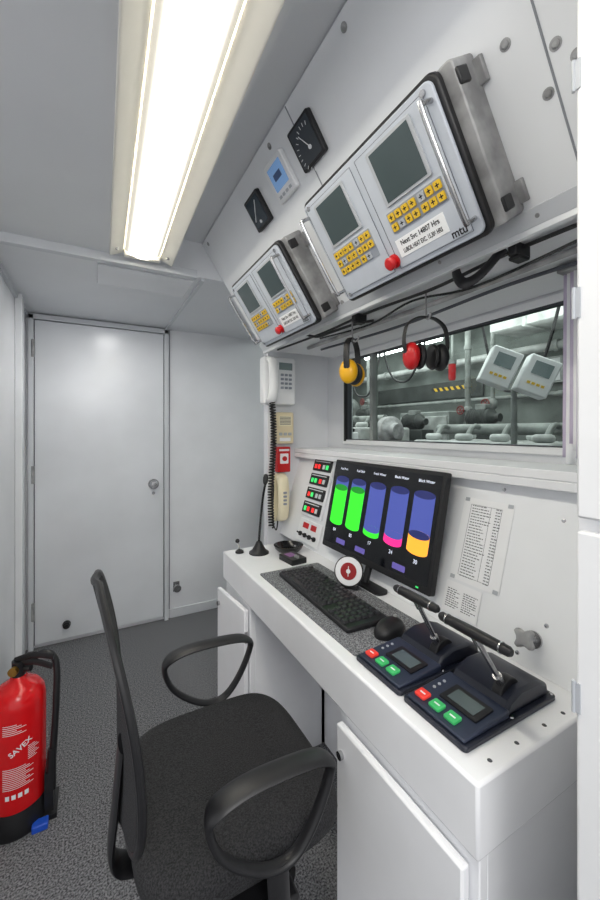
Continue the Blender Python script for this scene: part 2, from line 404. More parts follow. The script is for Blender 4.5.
cable([(.735, 1.30, 1.628), (.74, 1.22, 1.603), (.76, 1.14, 1.608), (.80, 1.08, 1.622), (.84, 1.02, 1.627)], .005, 'short black cable looping below the far control unit')
b = nb(); tube(b, smooth([(.735, .60, 1.630), (.722, .585, 1.60), (.715, .56, 1.575), (.725, .53, 1.585), (.742, .50, 1.62), (.747, .49, 1.630)], 6), .004, 8, rb=.012, bino=(1, 0, 0))
tag(obj('strap', b, BLK), 'black strap looping below the large control unit', 'strap')
for Y, lab in ((.47, 'black cable clip under the overhead panel, right of the strap'), (1.0, 'black cable clip under the overhead panel, between the two control units')):
    b = nb(); box(b, .740, .79, Y-.009, Y+.009, 1.606, 1.633); box(b, .748, .782, Y-.013, Y+.013, 1.60, 1.608); tag(obj('cable_clip', b, BLK, bev=.003), lab, 'clip')

# ------------------------------------------------------------------ window
w = bpy.data.objects.new('window_1', None); COL.objects.link(w); w['kind'] = 'structure'; w.location = (XW, .9, 1.4)
def wframe(y0, y1, z0, z1, t, x0, x1):
    b = nb()
    box(b, x0, x1, y0, y1, z0, z0+t); box(b, x0, x1, y0, y1, z1-t, z1); box(b, x0, x1, y0, y0+t, z0+t, z1-t); box(b, x0, x1, y1-t, y1, z0+t, z1-t)
    return b
obj('window_frame', wframe(-.9, .685, -.215, .225, .022, -.012, .03), WHITE, w, bev=.003)
obj('window_gasket', wframe(-.88, .664, -.194, .204, .005, -.006, .026), SEAM, w, bev=.001)
b = nb(); b.faces.new([b.verts.new(p) for p in ((.01, -.88, -.19), (.01, -.88, .2), (.01, .66, .2), (.01, .66, -.19))]); obj('window_pane', b, GLASS, w)
b = nb(); box(b, -.016, -.004, .655, .67, -.2, .19); obj('window_strip', b, BLK, w)
b = nb(); box(b, -.010, .02, .455, .475, -.19, .2); obj('window_bar', b, ERC, w)
b = nb(); box(b, .915, XW-.001, .25, YE-.001, 1.140, 1.163); box(b, .915, .927, .25, YE-.001, 1.118, 1.140)
struct('trim_7', b, DESK, bev=.003)

# ------------------------------------------------------------------ lower sloping panel
LB = (.833, .736); LT = (.965, 1.16)
LU = V((LT[0]-LB[0], 0, LT[1]-LB[1])).normalized()
def LM(Y, s, h=0):
    n = OR.cross(LU); return frame(V((LB[0], Y, LB[1]))+LU*s+n*h, OR, LU)
lpM = T(LB[0], .9, LB[1])
lp = thing('sloping_panel', 'white sloping panel between the desk top and the window ledge', 'panel', lpM)
LL = lpM.inverted() @ LM(.9, 0)
b = nb(); Mi = lpM.inverted()
pts = [LB, (XW-.001, LB[1]), (XW-.001, 1.139), (LB[0]+.31*.403, 1.139)]
A = [b.verts.new(Mi @ V((x, .25, z))) for x, z in pts]; B = [b.verts.new(Mi @ V((x, YE-.001, z))) for x, z in pts]
b.faces.new(A); b.faces.new(B[::-1])
for i in range(4): b.faces.new((A[i], B[i], B[(i+1) % 4], A[(i+1) % 4]))
obj('panel_body', b, PANEL, lp)
for (Y, s) in ((.47, .33), (.47, .1), (.62, .38), (.52, .02)):
    b = nb(); lathe(b, [(.005, 0), (.004, .002), (0, .003)], 12, 0, T(.9-Y, s)); obj('screw', b, CHROME, lp, M=LL)
k = thing('star_knob', 'steel star shaped clamp knob on the sloping panel by the levers', 'knob', LM(.490, .062))
b = nb(); cyl(b, (0, 0, 0), (0, 0, .03), .008); cyl(b, (0, 0, 0), (0, 0, .006), .018); obj('stem', b, CHROME, k)
b = nb()
P = [((.024 if (i//2) % 2 else .015)*math.cos(2*PI*i/16), (.024 if (i//2) % 2 else .015)*math.sin(2*PI*i/16)) for i in range(16)]
prism(b, P, .028, .045); obj('star_grip', b, STEEL, k, bev=.003)

# papers
def sheet(Y, s, wd, ht, rows, label, cols, th, m=INKG):
    t = thing('paper_sheet', label, 'paper', LM(Y, s, .0015))
    b = nb(); box(b, -wd/2, wd/2, -ht/2, ht/2, 0, .0008); obj('paper', b, PAPER, t)
    b = nb()
    for i in range(rows):
        y = ht/2-.02-(ht-.035)*i/max(1, rows-1)
        for (x0, x1) in cols:
            x = -wd/2+wd*x0; xe = -wd/2+wd*(x0+(x1-x0)*random.uniform(.6, 1.0))
            while x < xe:
                q = min(xe, x+random.uniform(.003, .009)); box(b, x, q, y-th, y+th, .0009, .0011); x = q+.0022
    obj('printed_rows', b, m, t)
    return t
t = sheet(.656, .232, .145, .225, 26, 'larger printed list taped to the sloping panel right of the monitor', ((.2, .62), (.68, .8)), .0012)
b = nb()
for x in (-.048, .012, .042): box(b, x-.0004, x+.0004, -.097, .095, .0011, .0013)
for y in (-.097, .095): box(b, -.048, .042, y-.0004, y+.0004, .0011, .0013)
obj('table_lines', b, INKG, t)
for (x, y) in ((-.063, .107), (.063, .107), (-.063, -.107), (.063, -.107)):
    b = nb(); cbox(b, x, y, .0012, .014, .010, .0006); obj('tape', b, GREYKEY, t)
sheet(.680, .072, .108, .080, 9, 'smaller printed note below the larger list on the sloping panel', ((.08, .46), (.54, .94)), .0011)

# ------------------------------------------------------------------ alarm lamps (on the sloping panel, beside the monitor)
a = thing('alarm_annunciator', 'pale alarm box with four black display modules left of the monitor', 'alarm panel', LM(1.485, .265, .001))
b = nb(); prism(b, rrect(.170, .272, .006), 0, .010); obj('case', b, PANEL, a, bev=.002)
for r in range(4):
    y = .102-r*.066
    b = nb(); prism(b, rrect(.148, .052, .004, 0, y), .010, .018); m = obj('display_module', b, BLK, a, bev=.002)
    b = nb(); box(b, -.062, .062, y+.016, y+.020, .018, .0184); obj('label_strip', b, BTNW, m)
    for i in range(4):
        b = nb(); cbox(b, -.048+i*.028+(.012 if i > 1 else 0), y-.006, .019, .018, .020, .003)
        obj('readout', b, ((LEDR, LEDR, BTNW, LEDG), (LEDG, LEDG, LEDR, BTNW), (LEDR, LEDG, BTNW, BTNW), (LEDG, LEDR, LEDR, BTNW))[r][i], m, bev=.001)
a = thing('switch_plate', 'white switch plate with red labels below the alarm modules', 'switch panel', LM(1.47, .065, .001))
b = nb(); prism(b, rrect(.19, .10, .004), 0, .008); obj('plate', b, WHITE, a, bev=.001)
for x0, x1 in ((-.06, -.01), (.01, .055)):
    b = nb(); box(b, x0, x1, .012, .036, .008, .0086); obj('red_label', b, RED, a)
for x in (-.06, -.02, .02, .06):
    b = nb(); cyl(b, (x, -.018, .008), (x, -.018, .016), .010); cyl(b, (x, -.018, .016), (x+.003, -.012, .032), .0035); obj('switch', b, BLK, a)

# ------------------------------------------------------------------ monitor
MU = V((.07, 0, .335)).normalized()
mm = frame((.812, 1.027, .797), OR, MU)
mo = thing('monitor', 'black flat monitor showing five coloured tank level gauges', 'monitor', mm)
W, H = .556, .345
b = nb(); prism(b, rrect(W, H, .006, 0, H/2), -.022, 0); obj('casing', b, BLK, mo, bev=.002)
b = nb(); box(b, -.12, .12, .08, .26, -.034, -.022); obj('rear_cover', b, BLK, mo, bev=.005)
x0, x1, y0, y1 = -W/2+.012, W/2-.012, .022, H-.012
b = nb(); quad(b, x0, x1, y0, y1, .0006); sc = obj('screen', b, SCREEN, mo)
sw = x1-x0; sh = y1-y0
def tank(fx, lo, fill, fc, fcd, wid=.155):
    b = nb(); cx = x0+sw*fx; hw = sw*wid/2; ya = y0+sh*.27; yb = y0+sh*.80; yf = ya+(yb-ya)*fill; e = hw*.30; z = .001
    def body(ylo, yhi, mi, zz):
        n = 14; P = []
        for i in range(n+1):
            an = PI+PI*i/n; P.append((cx+hw*math.cos(an), ylo+e*math.sin(an)))
        for i in range(n+1):
            an = PI*i/n; P.append((cx+hw*math.cos(an), yhi+e*math.sin(an)))
        b.faces.new([b.verts.new((x, y, zz)) for x, y in P]).material_index = mi
    body(ya, yb, 0, z); disc(b, cx, yb, z+.0003, hw, e, 1)
    body(ya, yf, 2, z+.0005); disc(b, cx, yf, z+.0008, hw, e, 3)
    obj('tank_gauge', b, [TB, TBD, fc, fcd], sc)
for fx, fill, fc, fcd in ((.105, .80, TG, TGD), (.30, .82, TG, TGD), (.50, .10, TG, TB), (.70, .14, TP, TB), (.895, .28, TO, TBD)): tank(fx, 0, fill, fc, fcd)
for fx, tt, vv in ((.105, 'Fuel Port', '84'), (.30, 'Fuel Stbd', '85'), (.50, 'Fresh Water', '17'), (.70, 'Black Water', '24'), (.895, 'Black Water', '30')):
    text(tt, .0125, TXT, sc, x0+sw*fx, y0+sh*.93, .0012, 'screen_caption'); text(vv, .017, TXT, sc, x0+sw*fx, y0+sh*.17, .0012, 'screen_value')
for fx in (.2, .42, .78):
    b = nb(); prism(b, rrect(.055, .018, .003, x0+sw*fx, y0+sh*.06, 2), .001, .0013); obj('screen_button', b, BOXP, sc)
b = nb(); box(b, .225, .235, .008, .012, 0, .0006); obj('power_lamp', b, LEDG, mo)
b = nb(); prism(b, rrect(.20, .05, .02, 0, .0), 0, .008, M=mm.inverted() @ frame((.806, 1.027, .7355), (0, -1, 0), (1, 0, 0)))
tube(b, [mm.inverted() @ V((.81, 1.027, .742)), mm.inverted() @ V((.830, 1.027, .80)), mm.inverted() @ V((.858, 1.027, .92))], .012, 10)
obj('stand', b, BLK, mo)

# ------------------------------------------------------------------ desk
b = nb(); box(b, .495, .99, .365, 1.60, .62, .735)
tag(obj('worktop', b, DESK, bev=.005), 'long white desk worktop with deep front edge along the console', 'worktop')
def cabinet(y0, y1, label, ajar):
    t = thing('cabinet', label, 'cabinet', T(.505, (y0+y1)/2, 0)); hw = (y1-y0)/2
    b = nb(); box(b, 0, .018, -hw, hw, .05, .619)
    box(b, .018, .32, -hw, -hw+.018, 0, .619); box(b, .018, .32, hw-.018, hw, 0, .619); box(b, .3, .32, -hw, hw, 0, .619); box(b, .03, .05, -hw, hw, 0, .05)
    obj('body', b, DESK, t, bev=.002)
    b = nb(); box(b, -.017, 0, 0, 2*hw-.03, .055, .598)
    d = obj('door', b, DESK, t, bev=.004, M=T(-.002, -hw+.015, 0) @ Matrix.Rotation(ajar, 4, 'Z'))
    b = nb(); cyl(b, (-.017, 2*hw-.05, .54), (-.025, 2*hw-.05, .54), .009); obj('door_lock', b, CHROME, d)
    for z in (.12, .5):
        b = nb(); cyl(b, (-.010, .0, z-.02), (-.010, .0, z+.02), .006); obj('hinge', b, STEEL, d)
cabinet(.37, .73, 'white cabinet under the near end of the desk, right of the chair', .01)
cabinet(1.30, 1.585, 'white cabinet under the far end of the desk, behind the chair', .10)
b = nb(); box(b, .82, .84, .731, 1.299, 0, .619); box(b, .70, .82, .95, .97, 0, .619)
tag(obj('kneehole_panel', b, DESK), 'white back panel of the kneehole under the desk', 'panel')

# things on the desk
Z = .735
def DMx(X, Y, z=Z, rot=0): return frame((X, Y, z), (0, -1, 0), (1, 0, 0)) @ Matrix.Rotation(rot, 4, 'Z')
b = nb(); prism(b, rrect(.57, .245, .008), 0, .003); tag(obj('desk_mat', b, MATM, M=DMx(.652, .992)), 'grey speckled rubber mat under the keyboard', 'mat')
kb = thing('keyboard', 'black computer keyboard on the speckled mat', 'keyboard', DMx(.642, 1.005, Z+.003, math.radians(-2)))
b = nb(); prism(b, [(-.215, -.068), (.215, -.068), (.218, -.06), (.218, .068), (-.218, .068), (-.218, -.06)], 0, .014); obj('case', b, BLK, kb, bev=.004)
def keymesh(wd):
    b = nb(); A = rrect(wd, .0165, .002, 0, 0, 2); B = rrect(wd-.004, .0125, .002, 0, .0005, 2)
    va = [b.verts.new((x, y, 0)) for x, y in A]; vb = [b.verts.new((x, y, .006)) for x, y in B]; skinr(b, va, vb, 0); b.faces.new(vb)
    return obj('key', b, KEYCAP, kb)
k0 = keymesh(.0165); first = True
for r in range(6):
    y = .052-r*.0205-(.003 if r else 0)
    for i in range(19):
        if r == 5 and 3 <= i <= 8: continue
        if (r == 0 and i in (1, 6)) or (i == 14 and r > 3): continue
        x = -.2025+i*.0209+(.006 if i > 13 else 0)+(.004 if i > 15 else 0)
        if abs(x) > .207: continue
        if first: o = k0; first = False
        else: o = k0.copy(); COL.objects.link(o)
        o.location = (x, y, .0142)
ks = keymesh(.118); ks.name = 'space_bar'; ks.location = (-.087, .052-5*.0205-.003, .0142)
ms = thing('computer_mouse', 'black computer mouse between the keyboard and the lever units', 'mouse', DMx(.668, .748, Z+.003, math.radians(15)))
b = nb(); ball(b, (0, 0, .006), .031, .052, .030, 0, 24)
bmesh.ops.bisect_plane(b, geom=b.verts[:]+b.edges[:]+b.faces[:], plane_co=(0, 0, 0), plane_no=(0, 0, -1), clear_outer=True)
obj('shell', b, BLK, ms)
b = nb(); cyl(b, (-.004, .028, .029), (.004, .028, .029), .007); obj('scroll_wheel', b, STEEL, ms)

dl = thing('desk_dial', 'round white ring with dark red centre standing before the monitor', 'dial', T(.732, 1.015, Z+.003) @ Matrix.Rotation(math.radians(-50), 4, 'Z') @ Matrix.Rotation(math.radians(-14), 4, 'X'))
RX = T(0, 0, .056) @ Matrix.Rotation(PI/2, 4, 'X')
b = nb(); lathe(b, [(0, 0), (.046, 0), (.048, .003), (.048, .010), (.046, .012), (.044, .010), (0, .010)], 36, 0, RX); obj('rim', b, BLK, dl)
b = nb(); lathe(b, [(0, .0102), (.0452, .0102), (.044, .0125), (0, .0125)], 36, 0, RX); obj('white_ring', b, WHITE, dl)
b = nb(); lathe(b, [(0, .0127), (.027, .0127), (.026, .0145), (0, .0145)], 32, 0, RX); rc = obj('red_centre', b, REDD, dl)
b = nb(); cyl(b, RX @ V((0, 0, .0146)), RX @ V((0, 0, .0165)), .007); box(b, -.0012, .0012, -.0155, -.0147, .040, .072); obj('white_mark', b, WHITE, rc)
b = nb(); cbox(b, 0, .010, .006, .06, .03, .011); cbox(b, 0, .008, .03, .02, .010, .045); obj('stand', b, BLK, dl, bev=.003)

# lever units
MY = Matrix(((0,0,1,0),(1,0,0,0),(0,1,0,0),(0,0,0,1)))      # (y,z,x) -> (x,y,z)
def lever(Y, label, ty, tz, ox, hl):
    t = thing('engine_lever', label, 'lever', DMx(.524, Y), 'engine lever units at the near end of the desk')
    b = nb(); prism(b, rrect(.142, .262, .008, 0, .131), .0005, .010); obj('base_plate', b, NAVY, t, bev=.002)
    b = nb(); prism(b, [(.006, .010), (.125, .010), (.125, .024), (.006, .015)], -.064, .064, M=MY); cf = obj('control_face', b, NAVYG, t, bev=.003)
    b = nb(); prism(b, [(.115, .01), (.252, .01), (.248, .032), (.215, .044), (.165, .046), (.13, .034)], -.058, .062, M=MY); obj('lever_housing', b, NAVY, t, bev=.006)
    F0 = T(0, .006, .0152) @ Matrix.Rotation(math.atan2(.009, .119), 4, 'X')
    for i, m in enumerate((BTNR, BTNG, BTNG)):
        b = nb(); prism(b, rrect(.024, .022, .003, -.045+i*.034, .022, 2), 0, .005); obj('button', b, m, cf, bev=.001, M=F0)
        b = nb(); cbox(b, -.045+i*.034, .022, .0052, .012, .003, .0006); obj('button_mark', b, WHITE, cf, M=F0)
    b = nb(); prism(b, rrect(.078, .050, .002, .012, .070, 2), 0, .003); box(b, -.016, .040, .054, .086, .003, .0034, 1); obj('display', b, [BLK, LCDD], cf, M=F0)
    for i in range(3):
        b = nb(); cyl(b, (-.048, .056+i*.014, 0), (-.048, .056+i*.014, .002), .003, n=10); obj('lamp', b, GREYKEY, cf, M=F0)
    b = nb(); cyl(b, (ox-.010, .160, .028), (ox+.010, .160, .028), .030, n=32); obj('pivot_wheel', b, BLK, t, bev=.002)
    p0 = V((ox, .148, .046)); p1 = V((ox, ty, tz)); d = (p1-p0).normalized()
    b = nb(); cyl(b, p0, p1, .0050); cyl(b, p0, p0+d*.024, .0085); cyl(b, p1-d*.026, p1, .0078); obj('lever_stick', b, CHROME, t)
    b = nb()
    lathe(b, [(0, -hl), (.0055, -hl), (.0085, -hl+.005), (.010, -.02), (.010, .02), (.0085, hl-.005), (.0055, hl), (0, hl)], 20, 0, T(ox, ty, tz) @ Matrix.Rotation(PI/2, 4, 'Y'))
    h = obj('grip', b, BLK, t)
    for x in (-hl+.018, hl-.018):
        b = nb(); cyl(b, (ox+x-.0015, ty, tz), (ox+x+.0015, ty, tz), .0101, n=20); obj('grip_band', b, CHROME, h)
    for (x, y) in ((-.064, .255), (.064, .255), (-.064, .13), (.064, .13)):
        b = nb(); lathe(b, [(.004, 0), (.003, .002), (0, .0025)], 10, 0, T(x, y, .010)); obj('screw', b, CHROME, t)
lever(.630, 'navy engine lever with black grip beside the computer mouse', .080, .163, .034, .062)
lever(.480, 'navy engine lever with black grip at the near corner of the desk', .066, .163, .034, .072)
for i, (x, y) in enumerate(((.55, .385), (.62, .385), (.70, .385), (.76, .385))):
    b = nb(); lathe(b, [(.004, 0), (.003, .001), (0, .0015)], 12, 0); tag(obj('screw_head', b, SEAM, M=T(x, y, Z)), 'dark screw head in the near end of the desk top', 'screw', 'screw heads along the near end of the desk')

# small things at the far end of the desk
m = thing('desk_microphone', 'black gooseneck microphone on round base at the far end of the desk', 'microphone', T(.62, 1.50, Z))
b = nb(); lathe(b, [(.042, 0), (.042, .006), (.030, .014), (.018, .034), (.010, .05), (0, .052)], 28); obj('base', b, BLK, m)
b = nb(); tube(b, smooth([(0, 0, .05), (.01, .01, .12), (.03, .03, .22), (.05, .05, .28)], 6), .005, 10); obj('stem', b, BLKG, m)
b = nb(); tube(b, smooth([(.05, .05, .28), (.054, .054, .30), (.058, .058, .325)], 3), [.006, .009, .011, .012, .012, .010, .006], 12); obj('microphone_head', b, BLK, m)
j = thing('joystick', 'small black tilted stick control at the far corner of the desk', 'joystick', T(.55, 1.545, Z))
b = nb(); lathe(b, [(.018, 0), (.017, .008), (.008, .014), (0, .015)], 20); obj('base', b, BLK, j)
b = nb(); cyl(b, (0, 0, .01), (-.012, -.01, .05), .003); obj('stick', b, CHROME, j)
b = nb(); ball(b, (-.013, -.011, .054), .009, .009, .009); obj('ball_grip', b, BLK, j)
b = nb(); lathe(b, [(0, .0), (.045, 0), (.058, .012), (.064, .026), (.058, .027), (.05, .014), (.04, .006), (0, .005)], 32)
tag(obj('bowl', b, BLKG, M=T(.745, 1.47, Z)), 'shallow round black bowl on the far end of the desk', 'bowl')
r = thing('radio_unit', 'flat black radio unit lying between the bowl and the keyboard mat', 'radio', DMx(.70, 1.345, Z, .1))
b = nb(); prism(b, rrect(.10, .07, .006), 0, .022); obj('case', b, BLK, r, bev=.003)
b = nb(); box(b, -.035, .01, -.02, .015, .022, .0225); obj('display', b, mat('violet display', (120, 70, 130), .3, emis=.2), r)
for x in (.022, .036):
    b = nb(); cyl(b, (x, 0, .022), (x, 0, .030), .006); obj('knob', b, STEEL, r)

# ------------------------------------------------------------------ telephones on the end wall
EM = lambda x, z: frame((x, YE, z), (1, 0, 0), (0, 0, 1))
p = thing('wall_phone', 'white wall telephone with coiled black cord, topmost on the end wall', 'telephone', EM(.808, 1.495))
b = nb(); prism(b, rrect(.172, .232, .015), 0, .055); obj('body', b, WHITE, p, bev=.008)
b = nb(); tube(b, smooth([(-.055, .10, .06), (-.055, .088, .088), (-.055, .04, .10), (-.055, -.04, .10), (-.055, -.088, .088), (-.055, -.10, .06)], 6), .024, 12, rb=.017, bino=(1, 0, 0)); obj('handset', b, WHITE, p)
b = nb(); box(b, -.005, .066, .055, .09, .055, .057); obj('display', b, LCDG, p)
for r_ in range(4):
    for q in range(3):
        b = nb(); prism(b, rrect(.015, .011, .002, .010+q*.022, .03-r_*.021, 2), .055, .060); obj('key', b, KEYBG, p)
b = nb(); N = 460
tube(b, [(-.052+.012*math.cos(i*.62)+.008*math.sin(i/N*6), -.105-.60*i/N, .075+.012*math.sin(i*.62)) for i in range(N)], .0042, 5); obj('coiled_cord', b, BLK, p)
p = thing('intercom_box', 'beige intercom box on the end wall below the white telephone', 'intercom', EM(.84, 1.265))
b = nb(); prism(b, rrect(.095, .155, .008), 0, .045); obj('case', b, BEIGE, p, bev=.004)
b = nb(); prism(b, rrect(.07, .05, .004, 0, .035), .045, .048)
for i in range(6): box(b, -.03, .03, .017+i*.007, .020+i*.007, .048, .0486, 1)
obj('speaker_grille', b, [CREAM, INKG], p)
for x in (-.025, 0, .025):
    b = nb(); prism(b, rrect(.016, .014, .003, x, -.03, 2), .045, .05); obj('button', b, GREYKEY, p)
b = nb(); box(b, -.03, .03, -.065, -.048, .045, .0456); obj('label_strip', b, PAPER, p)
p = thing('alarm_call_box', 'red alarm box on the end wall between the intercom and the cream handset', 'alarm box', EM(.84, 1.108))
b = nb(); prism(b, rrect(.070, .125, .005), 0, .035); obj('case', b, RED, p, bev=.003)
b = nb(); prism(b, rrect(.045, .05, .003, 0, .005), .035, .037); obj('glass_panel', b, PAPER, p)
b = nb(); cyl(b, (0, .005, .037), (0, .005, .044), .012); obj('push_button', b, RED, p)
b = nb(); box(b, -.028, .028, .042, .052, .035, .0356); obj('label_strip', b, WHITE, p)
p = thing('handset_phone', 'cream handset telephone hanging low on the end wall', 'telephone', EM(.818, .922))
b = nb(); prism(b, rrect(.082, .235, .02), 0, .03); obj('cradle', b, CREAM, p, bev=.006)
b = nb(); tube(b, smooth([(0, .10, .045), (0, .09, .062), (0, .04, .072), (0, -.04, .072), (0, -.09, .062), (0, -.10, .045)], 6), .03, 14, rb=.016, bino=(1, 0, 0)); obj('handset', b, CREAM, p)
for i in range(4):
    b = nb(); prism(b, rrect(.018, .010, .003, 0, .03-i*.018, 2), .084, .091); obj('key', b, KEYBG, p)
b = nb(); tube(b, smooth([(-.01, -.11, .03), (-.02, -.16, .03), (-.035, -.10, .02), (-.036, .05, .036), (-.036, .1, .012)], 8), .003, 6); obj('cord', b, BLK, p)

# ------------------------------------------------------------------ ear defenders
def muffs(name, M, cup, label, hook):
    t = thing(name, label, 'ear defenders', M, 'ear defenders hanging above the window')
    for sg in (-1, 1):
        b = nb(); ball(b, (sg*.052, 0, -.125), .024, .034, .044, 0, 24); o = obj('ear_cup', b, cup if sg < 0 or cup is YELM else BLK, t)
        b = nb(); lathe(b, [(.020, 0), (.030, .002), (.033, .010), (.030, .018), (.018, .02)], 24, 0, T(sg*.034, 0, -.125) @ Matrix.Rotation(-sg*PI/2, 4, 'Y') @ Matrix.Diagonal((1.25, 1, 1, 1))); obj('cushion', b, BLK, o)
    b = nb(); tube(b, smooth([(-.072, 0, -.12), (-.078, 0, -.08), (-.068, 0, -.03), (-.035, 0, -.004), (0, 0, 0), (.035, 0, -.004), (.068, 0, -.03), (.078, 0, -.08), (.072, 0, -.12)], 5), .011, 10, rb=.003, bino=(0, 1, 0)); obj('headband', b, BLK, t)
    b = nb(); tube(b, smooth([(0, .0, hook), (0, .0, .015), (0, -.008, -.008), (0, -.02, -.004), (0, -.024, .01)], 5), .003, 8)
    tag(obj('hook', b, STEEL, M=M), 'wire hook holding the '+('yellow' if cup is YELM else 'red and black')+' ear defenders', 'hook')
muffs('ear_defenders', T(.785, 1.065, 1.566) @ Matrix.Rotation(math.radians(38), 4, 'Z') @ Matrix.Scale(.93, 4), YELM, 'yellow ear defenders hanging at the left of the window', .074)
muffs('ear_defenders', T(.80, .750, 1.562) @ Matrix.Rotation(math.radians(-14), 4, 'Z') @ Matrix.Scale(.86, 4), RED, 'red and black ear defenders hanging in front of the window', .085)

# ------------------------------------------------------------------ hanging papers and locker at the right edge
pb = thing('paper_bundle', 'bundle of white and lilac papers hanging at the near side of the window', 'papers', T(.95, .459, 1.628))
dv = V((-.43, .90, 0))
for i in range(6):
    b = nb(); n = 12; A = []; B = []
    ln = .452-.016*((i*5) % 4); cy_ = -.022+.0085*i; cx_ = .003*i
    for j_ in range(n+1):
        t_ = j_/n; sw_ = .006*math.sin(t_*2.4+i*1.3)*t_
        A.append(b.verts.new(V((cx_+sw_, cy_+sw_*.6, -ln*t_))+dv*(.0070+.002*t_))); B.append(b.verts.new(V((cx_+sw_, cy_+sw_*.6, -ln*t_))-dv*(.0070+.001*t_)))
    for j_ in range(n): b.faces.new((A[j_], A[j_+1], B[j_+1], B[j_]))
    o = obj('sheet', b, PAPERM if i % 2 else PAPER, pb, angle=180); sm = o.modifiers.new('s', 'SOLIDIFY'); sm.thickness = .0008
b = nb(); box(b, -.012, .022, -.030, .030, -.014, .004); obj('clip', b, STEEL, pb, bev=.002)
lk = thing('locker', 'tall white locker at the right edge with steel hinges', 'locker', T(.50, .2385, 0))
b = nb(); box(b, 0, .4, -.6, 0, .02, 1.93); obj('body', b, DESK, lk, bev=.003)
b = nb(); box(b, -.014, 0, -.6, -.006, .05, 1.14); obj('door', b, WHITE, lk, bev=.003)
b = nb(); box(b, -.014, 0, -.6, -.006, 1.155, 1.92); obj('door', b, WHITE, lk, bev=.003)
for z in (1.66, 1.40, .95, .40):
    b = nb(); cyl(b, (-.015, -.004, z-.018), (-.015, -.004, z+.018), .002); cbox(b, -.0145, -.008, z, .002, .006, .034); obj('hinge', b, GREYKEY, lk)

# ------------------------------------------------------------------ office chair
ch = thing('office_chair', 'black office chair with mesh back and loop armrests', 'chair', T(.262, .80, 0))
def sup(a, e, rx, ry):
    cs, sn = math.cos(a), math.sin(a)
    return (rx*math.copysign(abs(cs)**e, cs), ry*math.copysign(abs(sn)**e, sn))
b = nb(); R = []; n = 56
SZ = .045
for sc_, z in ((.80, .415), (.94, .420), (.99, .434), (1, .450), (.99, .466), (.96, .478), (.91, .485), (.80, .490), (.55, .49), (.25, .488)):
    ringv = []
    for i in range(n):
        x, y = sup(2*PI*i/n, .48, .202*sc_, .204*sc_)
        zz = z+SZ-(.018*max(0, (x-.11)/.1)**2 if z > .42 else 0)
        ringv.append(b.verts.new((x, y+.012, zz)))
    R.append(ringv)
for A_, B_ in zip(R, R[1:]): skinr(b, A_, B_, 0)
b.faces.new(R[0][::-1]); b.faces.new(R[-1])
obj('seat', b, FABRIC, ch, angle=60)
b = nb(); box(b, -.14, .12, -.11, .11, .385, .462); box(b, -.06, .06, -.212, .212, .425, .44); obj('seat_mechanism', b, BLK, ch, bev=.006)
def backpt(u, v):     # u -1..1 across, v 0..1 up
    v2 = .5-.5*math.cos(PI*(.04+.92*v))
    z = .525+.455*v2; q = abs(2*v2-1)
    hw = .198*(1-q**2.8)**.5*(1-.08*v2)
    y = u*hw; x = -.213+.016*math.sin(v2*PI)-.045*v2**1.6+.006*u*u-.005*u*hw/.2
    return (x, y, z)
b = nb(); NU, NV = 16, 24; G = [[b.verts.new(backpt(-1+2*i/NU, jv/NV)) for i in range(NU+1)] for jv in range(NV+1)]
for jv in range(NV):
    for i in range(NU): b.faces.new((G[jv][i], G[jv][i+1], G[jv+1][i+1], G[jv+1][i]))
o = obj('backrest', b, FABRIC, ch, angle=80); sm = o.modifiers.new('s', 'SOLIDIFY'); sm.thickness = .010; sm.offset = 0
b = nb(); lp_ = [backpt(-1+2*i/NU, 0) for i in range(NU)]+[backpt(1, jv/NV) for jv in range(NV)]+[backpt(1-2*i/NU, 1) for i in range(NU)]+[backpt(-1, 1-jv/NV) for jv in range(NV)]
tube(b, lp_, .007, 10, closed=True); obj('back_frame', b, BLK, ch)
b = nb(); tube(b, smooth([(-.08, 0, .42), (-.18, 0, .42), (-.228, 0, .45), (-.222, 0, .55), (-.212, 0, .66)], 6), .03, 12, rb=.007, bino=(0, 1, 0)); obj('back_support', b, BLK, ch)
for sg in (-1, 1):
    b = nb(); Y = sg*.218; ax_ = .022 if sg > 0 else .012; kx = .98 if sg > 0 else .94
    P = smooth([(x*kx+ax_, Y, z_) for x, z_ in ((.112, .640), (.104, .664), (.06, .677), (-.045, .682), (-.108, .670), (-.124, .643), (-.104, .590), (-.055, .545), (-.005, .522), (.04, .528), (.082, .575))], 6, True)
    ra = [.012+.010*max(0, min(1, (q.z-.64)/.03)) for q in P]; rb_ = [.0068+.0012*max(0, min(1, (q.z-.64)/.03)) for q in P]
    tube(b, P, ra, 12, closed=True, rb=rb_, bino=(0, 1, 0))
    tube(b, smooth([(ax_, Y, .526), (ax_, Y*1.03, .48), (ax_, Y*1.02, .45), (0, Y*.92, .432), (0, Y*.5, .43)], 5), .020, 10, rb=.008, bino=(1, 0, 0))
    obj('armrest', b, BLK, ch, angle=60)
b = nb(); cyl(b, (0, 0, .10), (0, 0, .26), .028); cyl(b, (0, 0, .26), (0, 0, .39), .018); obj('gas_column', b, BLK, ch)
RS = .25
b = nb(); cyl(b, (0, 0, .075), (0, 0, .125), .045)
for i in range(5):
    a_ = 2*PI*i/5+PI; e = (RS*math.cos(a_), RS*math.sin(a_), .078); tube(b, [(0, 0, .10), (e[0]*.5, e[1]*.5, .095), e], [.026, .022, .016], 10)
obj('star_base', b, BLK, ch)
